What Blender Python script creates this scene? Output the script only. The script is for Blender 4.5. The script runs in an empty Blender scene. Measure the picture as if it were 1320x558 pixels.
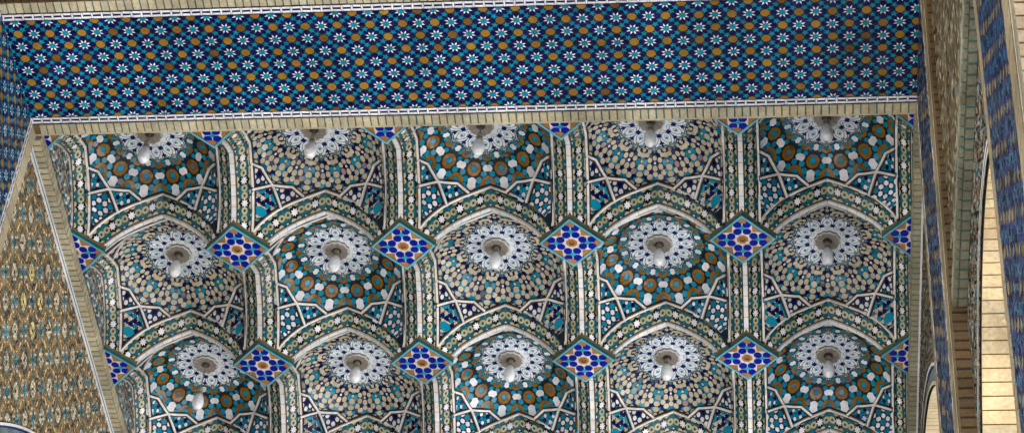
import bpy, math, random
from mathutils import Vector, Matrix
random.seed(7)
S = 1.6                                    # metres in one vault bay
scene = bpy.context.scene
COL = scene.collection
R = math.radians
rnd = random.random

# ------------------------------------------------------------------ palette (base colours, linear)
WHITE = (.76, .75, .78); CREAM = (.565, .495, .355); NAVY = (.003, .006, .080); BLACK = (.006, .006, .012)
TURQ = (.004, .235, .355); LTURQ = (.12, .37, .44); BROWN = (.235, .115, .017); ORANGE = (.29, .155, .024)
TERRA = (.34, .16, .055); COBALT = (.001, .011, .27); BRICK = (.53, .455, .30); DBRICK = (.20, .145, .06)
GROUT = (.010, .010, .016); TEALJ = (.015, .15, .15); STRIP = (.76, .73, .69); DKBROWN = (.035, .016, .008); VIOLET = (.13, .12, .25)
OLIVE = (.15, .115, .045); LIT = (.56, .43, .25); MBROWN = (.27, .168, .062); MCREAM = (.55, .45, .30)
MTEAL = (.10, .24, .26); MGREY = (.21, .23, .20); YELLOW = (.66, .52, .20)

# ------------------------------------------------------------------ materials
def material(name, kind):
    m = bpy.data.materials.new(name); m.use_nodes = True
    nt = m.node_tree; b = nt.nodes['Principled BSDF']
    at = nt.nodes.new('ShaderNodeAttribute'); at.attribute_name = 'Col'
    tc = nt.nodes.new('ShaderNodeNewGeometry')
    n1 = nt.nodes.new('ShaderNodeTexNoise'); n1.inputs['Scale'].default_value = 1.7 if kind != 'cloth' else 9
    n1.inputs['Detail'].default_value = 5; n1.inputs['Roughness'].default_value = .65
    n2 = nt.nodes.new('ShaderNodeTexNoise'); n2.inputs['Scale'].default_value = 38; n2.inputs['Detail'].default_value = 3
    nt.links.new(tc.outputs['Position'], n1.inputs['Vector']); nt.links.new(tc.outputs['Position'], n2.inputs['Vector'])
    r1 = nt.nodes.new('ShaderNodeMapRange'); r1.inputs[1].default_value = .3; r1.inputs[2].default_value = .7
    lo = {'tile': .64, 'brick': .52, 'stone': .75, 'lamp': .85}[kind]
    r1.inputs[3].default_value = lo; r1.inputs[4].default_value = 1.08
    r2 = nt.nodes.new('ShaderNodeMapRange'); r2.inputs[1].default_value = .3; r2.inputs[2].default_value = .7
    r2.inputs[3].default_value = .90 if kind == 'tile' else .78; r2.inputs[4].default_value = 1.06
    nt.links.new(n1.outputs['Fac'], r1.inputs[0]); nt.links.new(n2.outputs['Fac'], r2.inputs[0])
    mu = nt.nodes.new('ShaderNodeMath'); mu.operation = 'MULTIPLY'
    nt.links.new(r1.outputs[0], mu.inputs[0]); nt.links.new(r2.outputs[0], mu.inputs[1])
    vm = nt.nodes.new('ShaderNodeVectorMath'); vm.operation = 'SCALE'
    nt.links.new(at.outputs['Color'], vm.inputs[0]); nt.links.new(mu.outputs[0], vm.inputs['Scale'])
    nt.links.new(vm.outputs[0], b.inputs['Base Color'])
    nt.links.new(at.outputs['Alpha'], b.inputs['Roughness'])
    bp = nt.nodes.new('ShaderNodeBump'); bp.inputs['Strength'].default_value = .12 if kind == 'tile' else .5
    bp.inputs['Distance'].default_value = .01
    nt.links.new(n2.outputs['Fac'], bp.inputs['Height']); nt.links.new(bp.outputs[0], b.inputs['Normal'])
    b.inputs['Specular IOR Level'].default_value = {'tile': .25, 'lamp': .5}.get(kind, .15)
    return m
M_TILE = material('glazed_tile', 'tile'); M_BRICK = material('brick', 'brick')
M_STONE = material('stone', 'stone'); M_LAMP = material('lamp_glass', 'lamp')

# ------------------------------------------------------------------ mesh builder (coordinates in bays)
class MB:
    def __init__(s): s.v = []; s.f = []; s.c = []
    def poly(s, pts, col, rough=.22):
        n = len(s.v); s.v.extend([(p[0]*S, p[1]*S, p[2]*S) for p in pts])
        s.f.append(tuple(range(n, n+len(pts)))); s.c.append((col[0], col[1], col[2], rough))
    def grid(s, fn, nu, nv, col, rough=.5):
        n = len(s.v)
        for a in range(nu+1):
            for b in range(nv+1):
                p = fn(a/nu, b/nv); s.v.append((p[0]*S, p[1]*S, p[2]*S))
        for a in range(nu):
            for b in range(nv):
                i = n+a*(nv+1)+b
                s.f.append((i, i+1, i+nv+2, i+nv+1)); s.c.append((col[0], col[1], col[2], rough))
    def box(s, x0, x1, y0, y1, z0, z1, col, rough=.7):
        P = [(x, y, z) for x in (x0, x1) for y in (y0, y1) for z in (z0, z1)]
        for q in ((0,1,3,2), (4,6,7,5), (0,4,5,1), (2,3,7,6), (0,2,6,4), (1,5,7,3)): s.poly([P[k] for k in q], col, rough)
    def build(s, name, mat, parent=None, smooth=False, loc=(0,0,0)):
        me = bpy.data.meshes.new(name); me.from_pydata(s.v, [], s.f); me.materials.append(mat)
        at = me.color_attributes.new('Col', 'FLOAT_COLOR', 'CORNER')
        buf = []
        for f, c in zip(s.f, s.c): buf.extend(c*len(f))
        at.data.foreach_set('color', buf)
        if smooth: me.polygons.foreach_set('use_smooth', [True]*len(me.polygons))
        me.update()
        o = bpy.data.objects.new(name, me); COL.objects.link(o)
        o.location = (loc[0]*S, loc[1]*S, loc[2]*S)
        if parent: o.parent = parent
        return o
def thing(name, label, cat, group=None, loc=(0,0,0), rz=0):
    o = bpy.data.objects.new(name, None); COL.objects.link(o); o.empty_display_size = .2
    o.location = (loc[0]*S, loc[1]*S, loc[2]*S); o.rotation_euler = (0, 0, rz)
    tag(o, label, cat, group); return o
def tag(o, label, cat, group=None):
    o['label'] = label; o['category'] = cat
    if group: o['group'] = group
def dup(root, loc, label, rz=None):
    r = root.copy(); COL.objects.link(r); r.location = (loc[0]*S, loc[1]*S, loc[2]*S); r['label'] = label
    if rz is not None: r.rotation_euler = (0, 0, rz)
    for ch in list(root.children):
        c = ch.copy(); COL.objects.link(c); c.parent = r
        for g in ch.children:
            d = g.copy(); COL.objects.link(d); d.parent = c
    return r

# ------------------------------------------------------------------ 2-D pattern helpers
def ngon(cx, cy, r, n, rot=0., sx=1., sy=1.):
    return [(cx+r*sx*math.cos(R(rot)+2*math.pi*k/n), cy+r*sy*math.sin(R(rot)+2*math.pi*k/n)) for k in range(n)]
def star(cx, cy, r0, r1, n, rot=0.):
    return [(cx+(r0 if k % 2 == 0 else r1)*math.cos(R(rot)+math.pi*k/n), cy+(r0 if k % 2 == 0 else r1)*math.sin(R(rot)+math.pi*k/n)) for k in range(2*n)]
def hexl(cx, cy, hl, hw, rot=0.):
    P = [(hl, 0), (hl*.62, hw), (-hl*.62, hw), (-hl, 0), (-hl*.62, -hw), (hl*.62, -hw)]
    c, s = math.cos(R(rot)), math.sin(R(rot))
    return [(cx+x*c-y*s, cy+x*s+y*c) for x, y in P]
def bone(cx, cy, hl, hw, rot=0.):
    P = [(hl, hw*.25), (hl*.62, hw), (hl*.05, hw*.92), (-hl*.62, hw), (-hl, hw*.25), (-hl, -hw*.25), (-hl*.62, -hw), (hl*.05, -hw*.92), (hl*.62, -hw), (hl, -hw*.25)]
    c, s = math.cos(R(rot)), math.sin(R(rot))
    return [(cx+x*c-y*s, cy+x*s+y*c) for x, y in P]
def clip(poly, planes):                    # Sutherland-Hodgman; planes (a,b,c): a x + b y <= c
    for a, b, c in planes:
        out = []; n = len(poly)
        for k in range(n):
            p, q = poly[k], poly[(k+1) % n]
            dp, dq = a*p[0]+b*p[1]-c, a*q[0]+b*q[1]-c
            if dp <= 0: out.append(p)
            if (dp < 0 < dq) or (dq < 0 < dp):
                t = dp/(dp-dq); out.append((p[0]+t*(q[0]-p[0]), p[1]+t*(q[1]-p[1])))
        poly = out
        if len(poly) < 3: return []
    return poly
def rect(x0, x1, y0, y1): return [(-1, 0, -x0), (1, 0, x1), (0, -1, -y0), (0, 1, y1)]
def hull_planes(P):                        # convex polygon -> half planes
    A = sum(P[k][0]*P[(k+1) % len(P)][1]-P[(k+1) % len(P)][0]*P[k][1] for k in range(len(P)))
    if A < 0: P = P[::-1]
    out = []
    for k in range(len(P)):
        (x0, y0), (x1, y1) = P[k], P[(k+1) % len(P)]
        a, b = y1-y0, -(x1-x0); out.append((a, b, a*x0+b*y0))
    return out
def vary(col, v=.12):
    k = 1+v*(2*rnd()-1); h = .05*(2*rnd()-1)
    return (max(0, col[0]*k*(1+h)), max(0, col[1]*k), max(0, col[2]*k*(1-h)))
def lay(mb, poly, col, fn, off=.003, v=.16, rough=.2, tilt=.0014):
    """one tile: 2-D polygon -> surface point fn(x, y, height above the surface)"""
    if len(poly) < 3: return
    cx = sum(p[0] for p in poly)/len(poly); cy = sum(p[1] for p in poly)/len(poly)
    sz = max(max(abs(p[0]-cx), abs(p[1]-cy)) for p in poly) or 1
    ta, tb = (2*rnd()-1)*tilt/sz, (2*rnd()-1)*tilt/sz
    mb.poly([fn(x, y, off+ta*(x-cx)+tb*(y-cy)) for x, y in poly], vary(col, v), rough*(.8+.6*rnd()))

# ------------------------------------------------------------------ curves of the vault
def interp(P, x):
    if x <= P[0][0]: return P[0][1]
    for k in range(len(P)-1):
        if x <= P[k+1][0]:
            x0, y0 = P[k]; x1, y1 = P[k+1]
            def sl(i):
                if i <= 0 or i >= len(P)-1: i = min(max(i, 0), len(P)-1); j = min(max(i, 1), len(P)-1); return (P[j][1]-P[j-1][1])/(P[j][0]-P[j-1][0])
                return (P[i+1][1]-P[i-1][1])/(P[i+1][0]-P[i-1][0])
            h = x1-x0; t = (x-x0)/h; m0, m1 = sl(k)*h, sl(k+1)*h
            return (2*t**3-3*t*t+1)*y0+(t**3-2*t*t+t)*m0+(-2*t**3+3*t*t)*y1+(t**3-t*t)*m1
    (xa, ya), (xb, yb) = P[-2], P[-1]
    return yb+(x-xb)*(yb-ya)/(xb-xa)
PROF = [(-.1, .512), (0, .515), (.1, .512), (.2, .499), (.26, .484), (.32, .463), (.36, .437), (.4, .402), (.418, .378), (.467, .29), (.518, .18), (.566, .053), (.62, -.10)]
KEEL = [(.160, .014), (.182, .048), (.235, .118), (.292, .174), (.345, .216), (.40, .252), (.45, .280), (.5, .304)]
EDGE = [(.098, .045), (.13, .112), (.17, .172), (.215, .225), (.26, .265), (.32, .306), (.38, .341), (.44, .373), (.5, .404)]
def lin(P, x):
    for k in range(len(P)-1):
        if x <= P[k+1][0] or k == len(P)-2:
            return P[k][1]+(x-P[k][0])*(P[k+1][1]-P[k][1])/(P[k+1][0]-P[k][0])
def zcell(u, v):
    z = interp(PROF, math.hypot(u, v))
    for a, b in ((u, v), (v, u)):
        w = min(1.1, abs(b)/.4)**6
        aa = min(abs(a), .402)
        z += w*(lin(EDGE, .5-aa)-interp(PROF, math.hypot(aa, .4)))
    return z-.040*math.exp(-((abs(u)-.285)**2+(abs(v)-.285)**2)/.0098)
def fcell(u, v, h):
    e = .004
    if h == 0: return (u, v, zcell(u, v))
    nx = (zcell(u+e, v)-zcell(u-e, v))/(2*e); ny = (zcell(u, v+e)-zcell(u, v-e))/(2*e)
    L = math.sqrt(1+nx*nx+ny*ny)            # downward (into the room) normal: (nx, ny, -1)/L
    return (u+nx/L*h, v+ny/L*h, zcell(u, v)-h/L)
SQZ = .036
def conf(th, m):                            # conformal polar coordinates of the dome -> plan
    r = .538*math.sin(2*math.atan(math.exp(m))); r -= SQZ*min(1, max(0, (.345-r)/.085))
    return (r*math.cos(th), r*math.sin(th))
SQ = rect(-.408, .408, -.408, .408)

# sweep of a bevelled strip along a list of 3-D points with inward normals
def sweep(mb, pts, nrm, w, h, col, rough=.45, base=0., gaps=0, side=None, flat=.62):
    pts = [Vector(p) for p in pts]; nrm = [Vector(n).normalized() for n in nrm]
    rows = []
    for k, p in enumerate(pts):
        t = (pts[min(k+1, len(pts)-1)]-pts[max(k-1, 0)]).normalized()
        n = (nrm[k]-t*nrm[k].dot(t)).normalized(); b = t.cross(n)
        o = p+n*base
        rows.append([o-b*w/2, o-b*w*flat/2+n*h, o+b*w*flat/2+n*h, o+b*w/2])
    side = side or col
    for k in range(len(rows)-1):
        a, b = rows[k], rows[k+1]
        cc = vary(col, .10)
        if gaps:
            f = gaps
            a2 = [a[i].lerp(b[i], f) for i in range(4)]; b2 = [a[i].lerp(b[i], 1-f) for i in range(4)]
        else: a2, b2 = a, b
        mb.poly([a2[1], a2[2], b2[2], b2[1]], cc, rough)
        mb.poly([a2[0], a2[1], b2[1], b2[0]], side, rough); mb.poly([a2[2], a2[3], b2[3], b2[2]], side, rough)
    for r in (rows[0], rows[-1]): mb.poly(r, side, rough)
def resample(P, n):
    L = [0]
    for k in range(len(P)-1): L.append(L[-1]+math.dist(P[k], P[k+1]))
    out = []
    for i in range(n+1):
        d = L[-1]*i/n; k = 0
        while k < len(P)-2 and L[k+1] < d: k += 1
        t = (d-L[k])/(L[k+1]-L[k]); out.append(tuple(P[k][c]+t*(P[k+1][c]-P[k][c]) for c in range(len(P[0]))))
    return out

# ------------------------------------------------------------------ dome patterns, as lists (polygon in (theta,m), colour)
def dome_pattern(kind):
    T = []; rad = R
    def A(poly, col): T.append((poly, col))
    if kind == 'brown':
        rows = [(-1.66, 15), (-1.40, 0), (-1.112, 15), (-.858, 0), (-.615, 15), (-.37, 0)]
        for k in range(12):
            for ri, (m, t0) in enumerate(rows):
                th = rad(30*k+t0); rr = .131 if ri != 4 else .12
                # ring of brown round a turquoise ten-sided centre
                o = ngon(th, m, rr, 10, 18); i_ = ngon(th, m, .062, 10, 18)
                for q in range(0, 10, 2):
                    A([o[q], o[q+1], o[(q+2) % 10], i_[(q+2) % 10], i_[q+1], i_[q]], BROWN)
                A(ngon(th, m, .056, 10, 18), TURQ)
                tw = rad(30*k+t0+15)
                vert = ri % 2 == 1
                A(bone(tw, m-.015, *((.090, .066) if vert else (.094, .066)), 90 if vert else 0), WHITE)
                for sx in (-1, 1):
                    for sy in (-1, 1):
                        dx, dy = (.112, .056) if vert else (.076, .098)
                        A(ngon(tw+sx*dx, m-.008+sy*dy, .0555, 6, 90 if sy > 0 else -90), TURQ)
    else:
        for k in range(12):
            th = rad(30*k)
            def P(t, m, r, n, col, sx=1, sy=1, rot=22.5):
                for s in ((-1, 1) if t not in (0, 15) else (1,)):
                    A(ngon(th+rad(s*t), m, r, n, rot, sx, sy), col)
            for t, m in ((0, -1.208), (0, -1.04), (6, -1.172), (6, -1.067), (0, -.945), (5.1, -.912), (8.6, -.984), (6.9, -1.335),
                         (0, -1.345), (3.7, -1.43), (11, -1.43), (9.5, -1.262), (0, -1.52), (7.5, -1.52), (0, -1.6), (7.5, -1.6), (15, -1.35), (15, -1.52), (15, -1.6)):
                P(t, m, .0475, 8, CREAM)
            for t, m in ((4.5, -.77), (9.3, -.80), (0, -.73), (10.2, -.70), (5.2, -.68), (0, -.60), (9.8, -.60), (4.9, -.55), (15, -.64), (0, -.48), (9.8, -.48), (4.9, -.42), (15, -.52), (15, -.40), (0, -.36), (9.8, -.36)):
                P(t, m, .047, 8, CREAM)
            P(15, -1.252, .06, 8, CREAM, 1.5, .72); P(15, -1.142, .030, 5, CREAM, rot=90)
            P(15, -1.055, .050, 8, CREAM, 1.2, .95); P(15, -.952, .050, 8, CREAM, 1.15, .9); P(15, -.862, .045, 8, CREAM, 1.3, .9); P(15, -.765, .05, 8, CREAM)
            P(3.0, -1.275, .03, 6, NAVY); P(5.4, -1.254, .043, 6, NAVY); P(5.1, -.992, .046, 6, NAVY); P(9.6, -.915, .04, 6, NAVY); P(3.3, -1.385, .04, 6, NAVY)
            P(10.8, -1.345, .042, 6, NAVY); P(7.2, -1.43, .04, 6, NAVY); P(3.0, -1.125, .034, 6, NAVY); P(12.2, -.80, .03, 6, NAVY); P(7.2, -.74, .04, 6, NAVY)
            P(11, -1.125, .050, 5, TURQ, 1, 1.25, 90); P(15, -1.20, .03, 6, TURQ, 1.6, .7); P(11.5, -1.01, .036, 5, TURQ, rot=-90)
            P(15, -1.003, .03, 6, TURQ, 1.7, .55); P(11.6, -.87, .03, 6, TURQ)
            P(0, -.845, .078, 10, TURQ, 1.0, .85, 18); P(0, -1.122, .024, 6, WHITE)
            P(15, -.70, .05, 8, TURQ); P(5.2, -.615, .036, 6, NAVY); P(15, -.58, .03, 6, NAVY)
    return T
def plan_poly(poly):
    out = []
    n = len(poly)
    for k in range(n): out.append(conf(*poly[k]))
    return out
PAT = {}
for k, SQZ in (('brown', .014), ('cream', .036)): PAT[k] = [(plan_poly(p), c) for p, c in dome_pattern(k)]

def make_dome(kind, label):
    t = thing('vault_dome', label, 'dome', 'tiled domes of the vault', (-50, 0, 0))
    mb = MB()
    mb.grid(lambda a, b: fcell(-.41+.82*a, -.41+.82*b, 0), 36, 36, GROUT if kind == 'brown' else (.008, .008, .035), .5)
    sh = mb
    for P, col in PAT[kind]:
        r = math.hypot(sum(p[0] for p in P)/len(P), sum(p[1] for p in P)/len(P))
        if r < .17 or r > .52: continue
        P = clip(P, SQ)
        if col != WHITE and rnd() < .05: col = tuple(q*(.45+.4*rnd()) for q in col) if rnd() < .6 else (.12, .13, .16)
        if P: lay(sh, P, col, fcell, {CREAM: .0040, NAVY: .0030, TURQ: .0034}.get(col, .0044), rough=.13)
    o = sh.build('dome_shell', M_TILE, t)
    # smooth only the grout bed
    # medallion --------------------------------------------------------
    mb = MB(); r0 = .242
    prof = [(0, 1.02), (2.8, .95), (5.5, .905), (8.2, .90), (10.5, .865), (13, .85), (15, .80)]
    full = []
    for k in range(12):
        seq = [(d, r) for d, r in prof]+[(30-d, r) for d, r in prof[-2:0:-1]]
        full += [(30*k+d, r) for d, r in seq]
    def pol(th, r): return (r0*r*math.cos(R(th)), r0*r*math.sin(R(th)))
    def ring(s0, s1, off, col):
        n = len(full)
        for k in range(n):
            (a, ra), (b, rb) = full[k], full[(k+1) % n]
            mb.poly([fcell(*pol(a, ra*s0), off), fcell(*pol(b, rb*s0), off), fcell(*pol(b, rb*s1), off), fcell(*pol(a, ra*s1), off)], col, .15)
    ring(1.0, .955, .0062, (.01, .12, .17)); ring(.955, .925, .0062, WHITE); ring(.925, .905, .0062, TURQ)
    ring(.905, .62, .0062, (.86, .88, .92)); ring(.62, .3, .0062, (.85, .88, .92)); ring(.3, .01, .0062, WHITE)
    def strip(pts, w, col, off=.0078):
        for k in range(len(pts)-1):
            (x0, y0), (x1, y1) = pts[k], pts[k+1]; L = math.hypot(x1-x0, y1-y0) or 1
            dx, dy = -(y1-y0)/L*w/2, (x1-x0)/L*w/2
            mb.poly([fcell(x0-dx, y0-dy, off), fcell(x1-dx, y1-dy, off), fcell(x1+dx, y1+dy, off), fcell(x0+dx, y0+dy, off)], col, .15)
    TL = (.004, .11, .15); NV = (.006, .012, .12)
    for k in range(12):
        a = 30*k
        strip([pol(a-12.5, .74), pol(a-8, .84), pol(a-3.2, .865), pol(a, .955), pol(a+3.2, .865), pol(a+8, .84), pol(a+12.5, .74)], .0040, (.004, .06, .12), .0080)
        strip([pol(a, .80), pol(a+5, .76), pol(a+9.5, .66), pol(a+11, .58), pol(a+6, .50), pol(a, .45), pol(a-6, .50), pol(a-11, .58), pol(a-9.5, .66), pol(a-5, .76), pol(a, .80)], .0034, TL)
        strip([pol(a+15, .80), pol(a+13.5, .70), pol(a+15, .62), pol(a+16.5, .70), pol(a+15, .80)], .0034, TL)
        strip([pol(a, .70), pol(a+5, .63), pol(a, .55), pol(a-5, .63), pol(a, .70)], .0026, TURQ)
        strip([pol(a+15, .62), pol(a+8, .42), pol(a, .38)], .0028, TL); strip([pol(a-15, .62), pol(a-8, .42), pol(a, .38)], .0028, TL)
        def sq(th, r, s, col, off, rot=45, n=4, s1=None):
            x, y = pol(th, r)
            P = ngon(x, y, s, n, rot+th) if s1 is None else star(x, y, s, s1, n, rot+th)
            mb.poly([fcell(px, py, off) for px, py in P], col, .15)
        sq(a, .835, .0150, BLACK, .0084); sq(a, .835, .0095, CREAM, .0092); sq(a, .835, .0042, BLACK, .0100)
        sq(a+15, .745, .0170, NV, .0084, 0, 4, .010); sq(a+15, .52, .0200, NV, .0084, 45, 4, .013)
        sq(a, .64, .0085, TURQ, .0084, 0, 5)
    mb.build('medallion', M_TILE, t)
    # corner panels and net ribs ---------------------------------------
    CR = .205
    shapes = [('corner_panel', [(.1, .1), (.1, .255), (CR, CR), (.255, .1)]),
              ('side_panel', [(.1, .255), (.1, .38), (.15, .315), (CR, CR)]),
              ('side_panel', [(.255, .1), (.38, .1), (.315, .15), (CR, CR)])]
    for sx in (-1, 1):
        for sy in (-1, 1):
            T = lambda p: (sx*(.5-p[0]), sy*(.5-p[1]))
            for nm, P in shapes:
                Q = [T(p) for p in P]; pl = hull_planes(Q); mb = MB()
                cx = sum(q[0] for q in Q)/4; cy = sum(q[1] for q in Q)/4
                def bil(a, b):
                    x = (1-a)*(1-b)*Q[0][0]+a*(1-b)*Q[1][0]+a*b*Q[2][0]+(1-a)*b*Q[3][0]
                    y = (1-a)*(1-b)*Q[0][1]+a*(1-b)*Q[1][1]+a*b*Q[2][1]+(1-a)*b*Q[3][1]
                    return fcell(x, y, .006)
                big = nm == 'corner_panel'
                bg = {('brown', True): (.006, .008, .030), ('brown', False): (.005, .006, .025), ('cream', True): (.008, .008, .02), ('cream', False): (.008, .009, .035)}[(kind, big)]  # near-black grout, deepened to paint shade into these panels
                mb.grid(bil, 8, 8, bg, .45)
                tc = math.atan2(cy, cx); rc = math.hypot(cx, cy); mc = math.log(math.tan(math.asin(min(.999, rc/.538))/2))
                if nm == 'corner_panel':
                    d = .092 if kind == 'brown' else .074
                    for a in range(-5, 6):
                        for b in range(-6, 7):
                            x, y = tc+(a+.5*(b % 2))*d, mc+.05+b*d*.866
                            k3 = (a-(b % 2 == 0)*0+2*b-(b//2)) % 3
                            if kind == 'brown': polys = [(ngon(x, y, .046, 8, 22), (.004, .17, .27))] if k3 == 0 else [(hexl(x, y, .038, .030, 60*(a % 3)), WHITE)]
                            else:
                                c = (NAVY, MCREAM, NAVY, TURQ, CREAM)[(2*a+b) % 5]
                                polys = [(ngon(x, y, .033, 7, 60*(b % 3)), c), (ngon(x+d*.5, y-.021, .010, 4, 0), WHITE)]
                            for P2, c2 in polys:
                                P2 = clip(plan_poly(P2), pl)
                                if P2: lay(mb, P2, c2, fcell, .0092, rough=.18)
                    if kind == 'cream':
                        for q in ((-.02, .19), (.13, -.12), (-.13, -.12)):
                            P2 = clip(plan_poly(ngon(tc+q[0], mc+q[1], .085, 10)), pl)
                            if P2: lay(mb, P2, TURQ, fcell, .0112)
                else:
                    d = .085 if kind == 'cream' else .055
                    for a in range(-7, 8):
                        for b in range(-7, 8):
                            x, y = tc+(a+.5*(b % 2))*d, mc+b*d*.86
                            if kind == 'cream': c = WHITE if (a+2*b) % 3 else (TURQ if b % 2 else NAVY); r = .034
                            else: c = (TURQ, WHITE, TURQ, TURQ, NAVY)[(a+3*b) % 5]; r = .026
                            P2 = clip(plan_poly(ngon(x, y, r, 7, 90*rnd())), pl)
                            if P2: lay(mb, P2, c, fcell, .0092, rough=.18)
                mb.build(nm, M_TILE, t)
            for path in ([(.097, .255), (CR, CR), (.315, .148), (.384, .098)], [(.255, .097), (CR, CR), (.148, .315), (.098, .384)]):
                V3 = [Vector(fcell(*T(p), .006)) for p in path]; pts = []; pp = []; mb = MB()
                for k in range(3):
                    m_ = 5
                    for q in range(m_+(k == 2)):
                        p3 = V3[k].lerp(V3[k+1], q/m_); zs = fcell(p3.x, p3.y, .006)[2]
                        pts.append((p3.x, p3.y, min(p3.z, zs))); pp.append((p3.x, p3.y))
                nr = [Vector(fcell(x, y, .1))-Vector(fcell(x, y, 0)) for x, y in pp]
                sweep(mb, pts, nr, .032, .009, DKBROWN, .6, 0, flat=.9)
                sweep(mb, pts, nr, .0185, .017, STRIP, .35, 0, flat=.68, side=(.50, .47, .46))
                mb.build('net_rib', M_TILE, t)
    return t

# ------------------------------------------------------------------ ribs (along local x from 0 to 1 at y = 0)
NR = 22
def make_rib(sides, label, cat='rib', group='star banded ribs between the domes'):
    t = thing('vault_rib', label, cat, group, (-50, 0, 0))
    K = resample(KEEL, NR); E = resample(EDGE, NR)
    Kf = [(s, z) for s, z in K]+[(1-s, z) for s, z in K[-2::-1]]; Ef = [(s, z) for s, z in E]+[(1-s, z) for s, z in E[-2::-1]]
    n = len(Kf)
    # keel of white bricks
    def tn(P, k):
        a, b = P[max(0, k-1)], P[min(len(P)-1, k+1)]
        return (b[0]-a[0], b[1]-a[1])
    mb = MB()
    half = .0155 if len(sides) == 2 else .022
    Kb = resample([(s, z) for s, z in KEEL]+[(1-s, z) for s, z in KEEL[-2::-1]], 14)
    fine = []
    for k in range(len(Kb)-1):
        a, b = Kb[k], Kb[k+1]
        g = .02
        sub = [(a[0]+(b[0]-a[0])*f, a[1]+(b[1]-a[1])*f) for f in (g, 1-g)]
        dx, dz = b[0]-a[0], b[1]-a[1]; L = math.hypot(dx, dz); nx, nz = dz/L, -dx/L
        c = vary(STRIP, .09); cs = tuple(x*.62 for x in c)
        lo = [(p[0], p[1]) for p in sub]; hi = [(p[0]-nx*.020, p[1]-nz*.020) for p in sub]
        h2 = half*.85
        mb.poly([(lo[0][0], -h2, lo[0][1]), (lo[1][0], -h2, lo[1][1]), (lo[1][0], h2, lo[1][1]), (lo[0][0], h2, lo[0][1])], c, .32)
        for sg in (-1, 1):
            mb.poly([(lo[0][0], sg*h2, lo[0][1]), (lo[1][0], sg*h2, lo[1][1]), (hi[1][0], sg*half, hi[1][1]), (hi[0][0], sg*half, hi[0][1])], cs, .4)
    core = [(p[0], 0, p[1]) for p in Kb]
    for k in range(len(Kb)-1):
        a, b = Kb[k], Kb[k+1]; dx, dz = b[0]-a[0], b[1]-a[1]; L = math.hypot(dx, dz); ox, oz = -dz/L*.003, dx/L*.003
        w = half*.84
        mb.poly([(a[0]+ox, -w, a[1]+oz), (b[0]+ox, -w, b[1]+oz), (b[0]+ox, w, b[1]+oz), (a[0]+ox, w, a[1]+oz)], (.2, .18, .16), .7)
    mb.build('keel', M_TILE, t)
    u = .0457
    for sd in sides:
        A3, B3 = [], []
        for k in range(n):
            dx, dz = tn(Kf, k); L = math.hypot(dx, dz)
            A3.append(Vector((Kf[k][0]-dz/L*.013, sd*half, Kf[k][1]+dx/L*.013)))
            B3.append(Vector((Ef[k][0], sd*.098, Ef[k][1])))
        mid = [(A3[k]+B3[k])/2 for k in range(n)]
        cum = [0]
        for k in range(n-1): cum.append(cum[-1]+(mid[k+1]-mid[k]).length)
        tot = cum[-1]
        def surf(a, w, h):                  # a: arc distance from the apex, w: 0 keel .. 1 edge
            d = min(max(a+tot/2, 0), tot-1e-6); k = 0
            while k < n-2 and cum[k+1] < d: k += 1
            f = (d-cum[k])/(cum[k+1]-cum[k])
            pa, pb = A3[k].lerp(A3[k+1], f), B3[k].lerp(B3[k+1], f)
            tt = (mid[k+1]-mid[k]).normalized(); nn = (pb-pa).cross(tt).normalized()
            if nn.z > 0: nn = -nn
            return tuple(pa.lerp(pb, w)+nn*h)
        mb = MB()
        wid = (A3[n//2]-B3[n//2]).length
        for k in range(n-1):
            mb.poly([A3[k], A3[k+1], B3[k+1], B3[k]], (.005, .085, .105), .35)
        # w runs 0..wid in arc units; pattern in arc units
        def f2(a, b, h): return surf(a, b/wid, h)
        pl = rect(-tot/2+.001, tot/2-.001, .006, wid-.012)
        c0 = wid*.47
        def put(P, col, off=.0028):
            P = clip(P, pl)
            if P: lay(mb, P, col, f2, off, rough=.2)
        def subdiv(P, m=2): return P
        N = int(tot/2/u)+2
        # dark borders
        for k in range(n-1):
            for w0, w1 in ((0, .07), (.90, 1)):
                mb.poly([tuple(A3[k].lerp(B3[k], w0)+Vector((0, 0, -.0035))), tuple(A3[k+1].lerp(B3[k+1], w0)+Vector((0, 0, -.0035))), tuple(A3[k+1].lerp(B3[k+1], w1)+Vector((0, 0, -.0035))), tuple(A3[k].lerp(B3[k], w1)+Vector((0, 0, -.0035)))], DKBROWN, .5)
        for q in range(-N, N):
            a = (q+.5)*u; idx = q if q >= 0 else -1-q      # mirrored about the apex
            if idx % 3 == 1:                # star on dark ground with half rings at both edges
                put(hexl(a, c0, u*.62, wid*.60, 90) if False else ngon(a, c0, u*.80, 8, 22.5, .8, 1.25), BLACK, .0022)
                put(star(a, c0, .0275, .0155, 8, 90), WHITE, .0040)
                for sg in (-1, 1):
                    for ex in (-.42, .42):
                        put(ngon(a+ex*u, c0+sg*wid*.44, .0195, 8, 22), (.44, .39, .235), .0032)
                        put(ngon(a+ex*u, c0+sg*wid*.48, .007, 6, 0), (.02, .10, .10), .0046)
            else:
                put(ngon(a, c0, .0232, 12, 15), (.44, .39, .235), .0034); put(ngon(a, c0, .0095, 8, 22), (.012, .075, .075), .0050)
                if idx % 3 == 0: e = a-(u*.5 if q >= 0 else -u*.5)
                else: e = a+(u*.5 if q >= 0 else -u*.5)
                for sg in (-1, 1):
                    if idx % 3 == 2 or idx == 0: put(ngon(e, c0+sg*wid*.44, .0095, 6, 0), WHITE, .0036)
                    put(ngon(e, c0+sg*wid*.22, .0075, 4, 0), (.01, .22, .28), .0030)
        mb.build('star_band', M_TILE, t)
        mb = MB()
        pts = [tuple(b) for b in B3]; pts = [(p[0], p[1]+sd*.002, p[2]) for p in pts]
        nr = [(0, -sd*.25, -1) for _ in pts]
        nr = []
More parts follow.
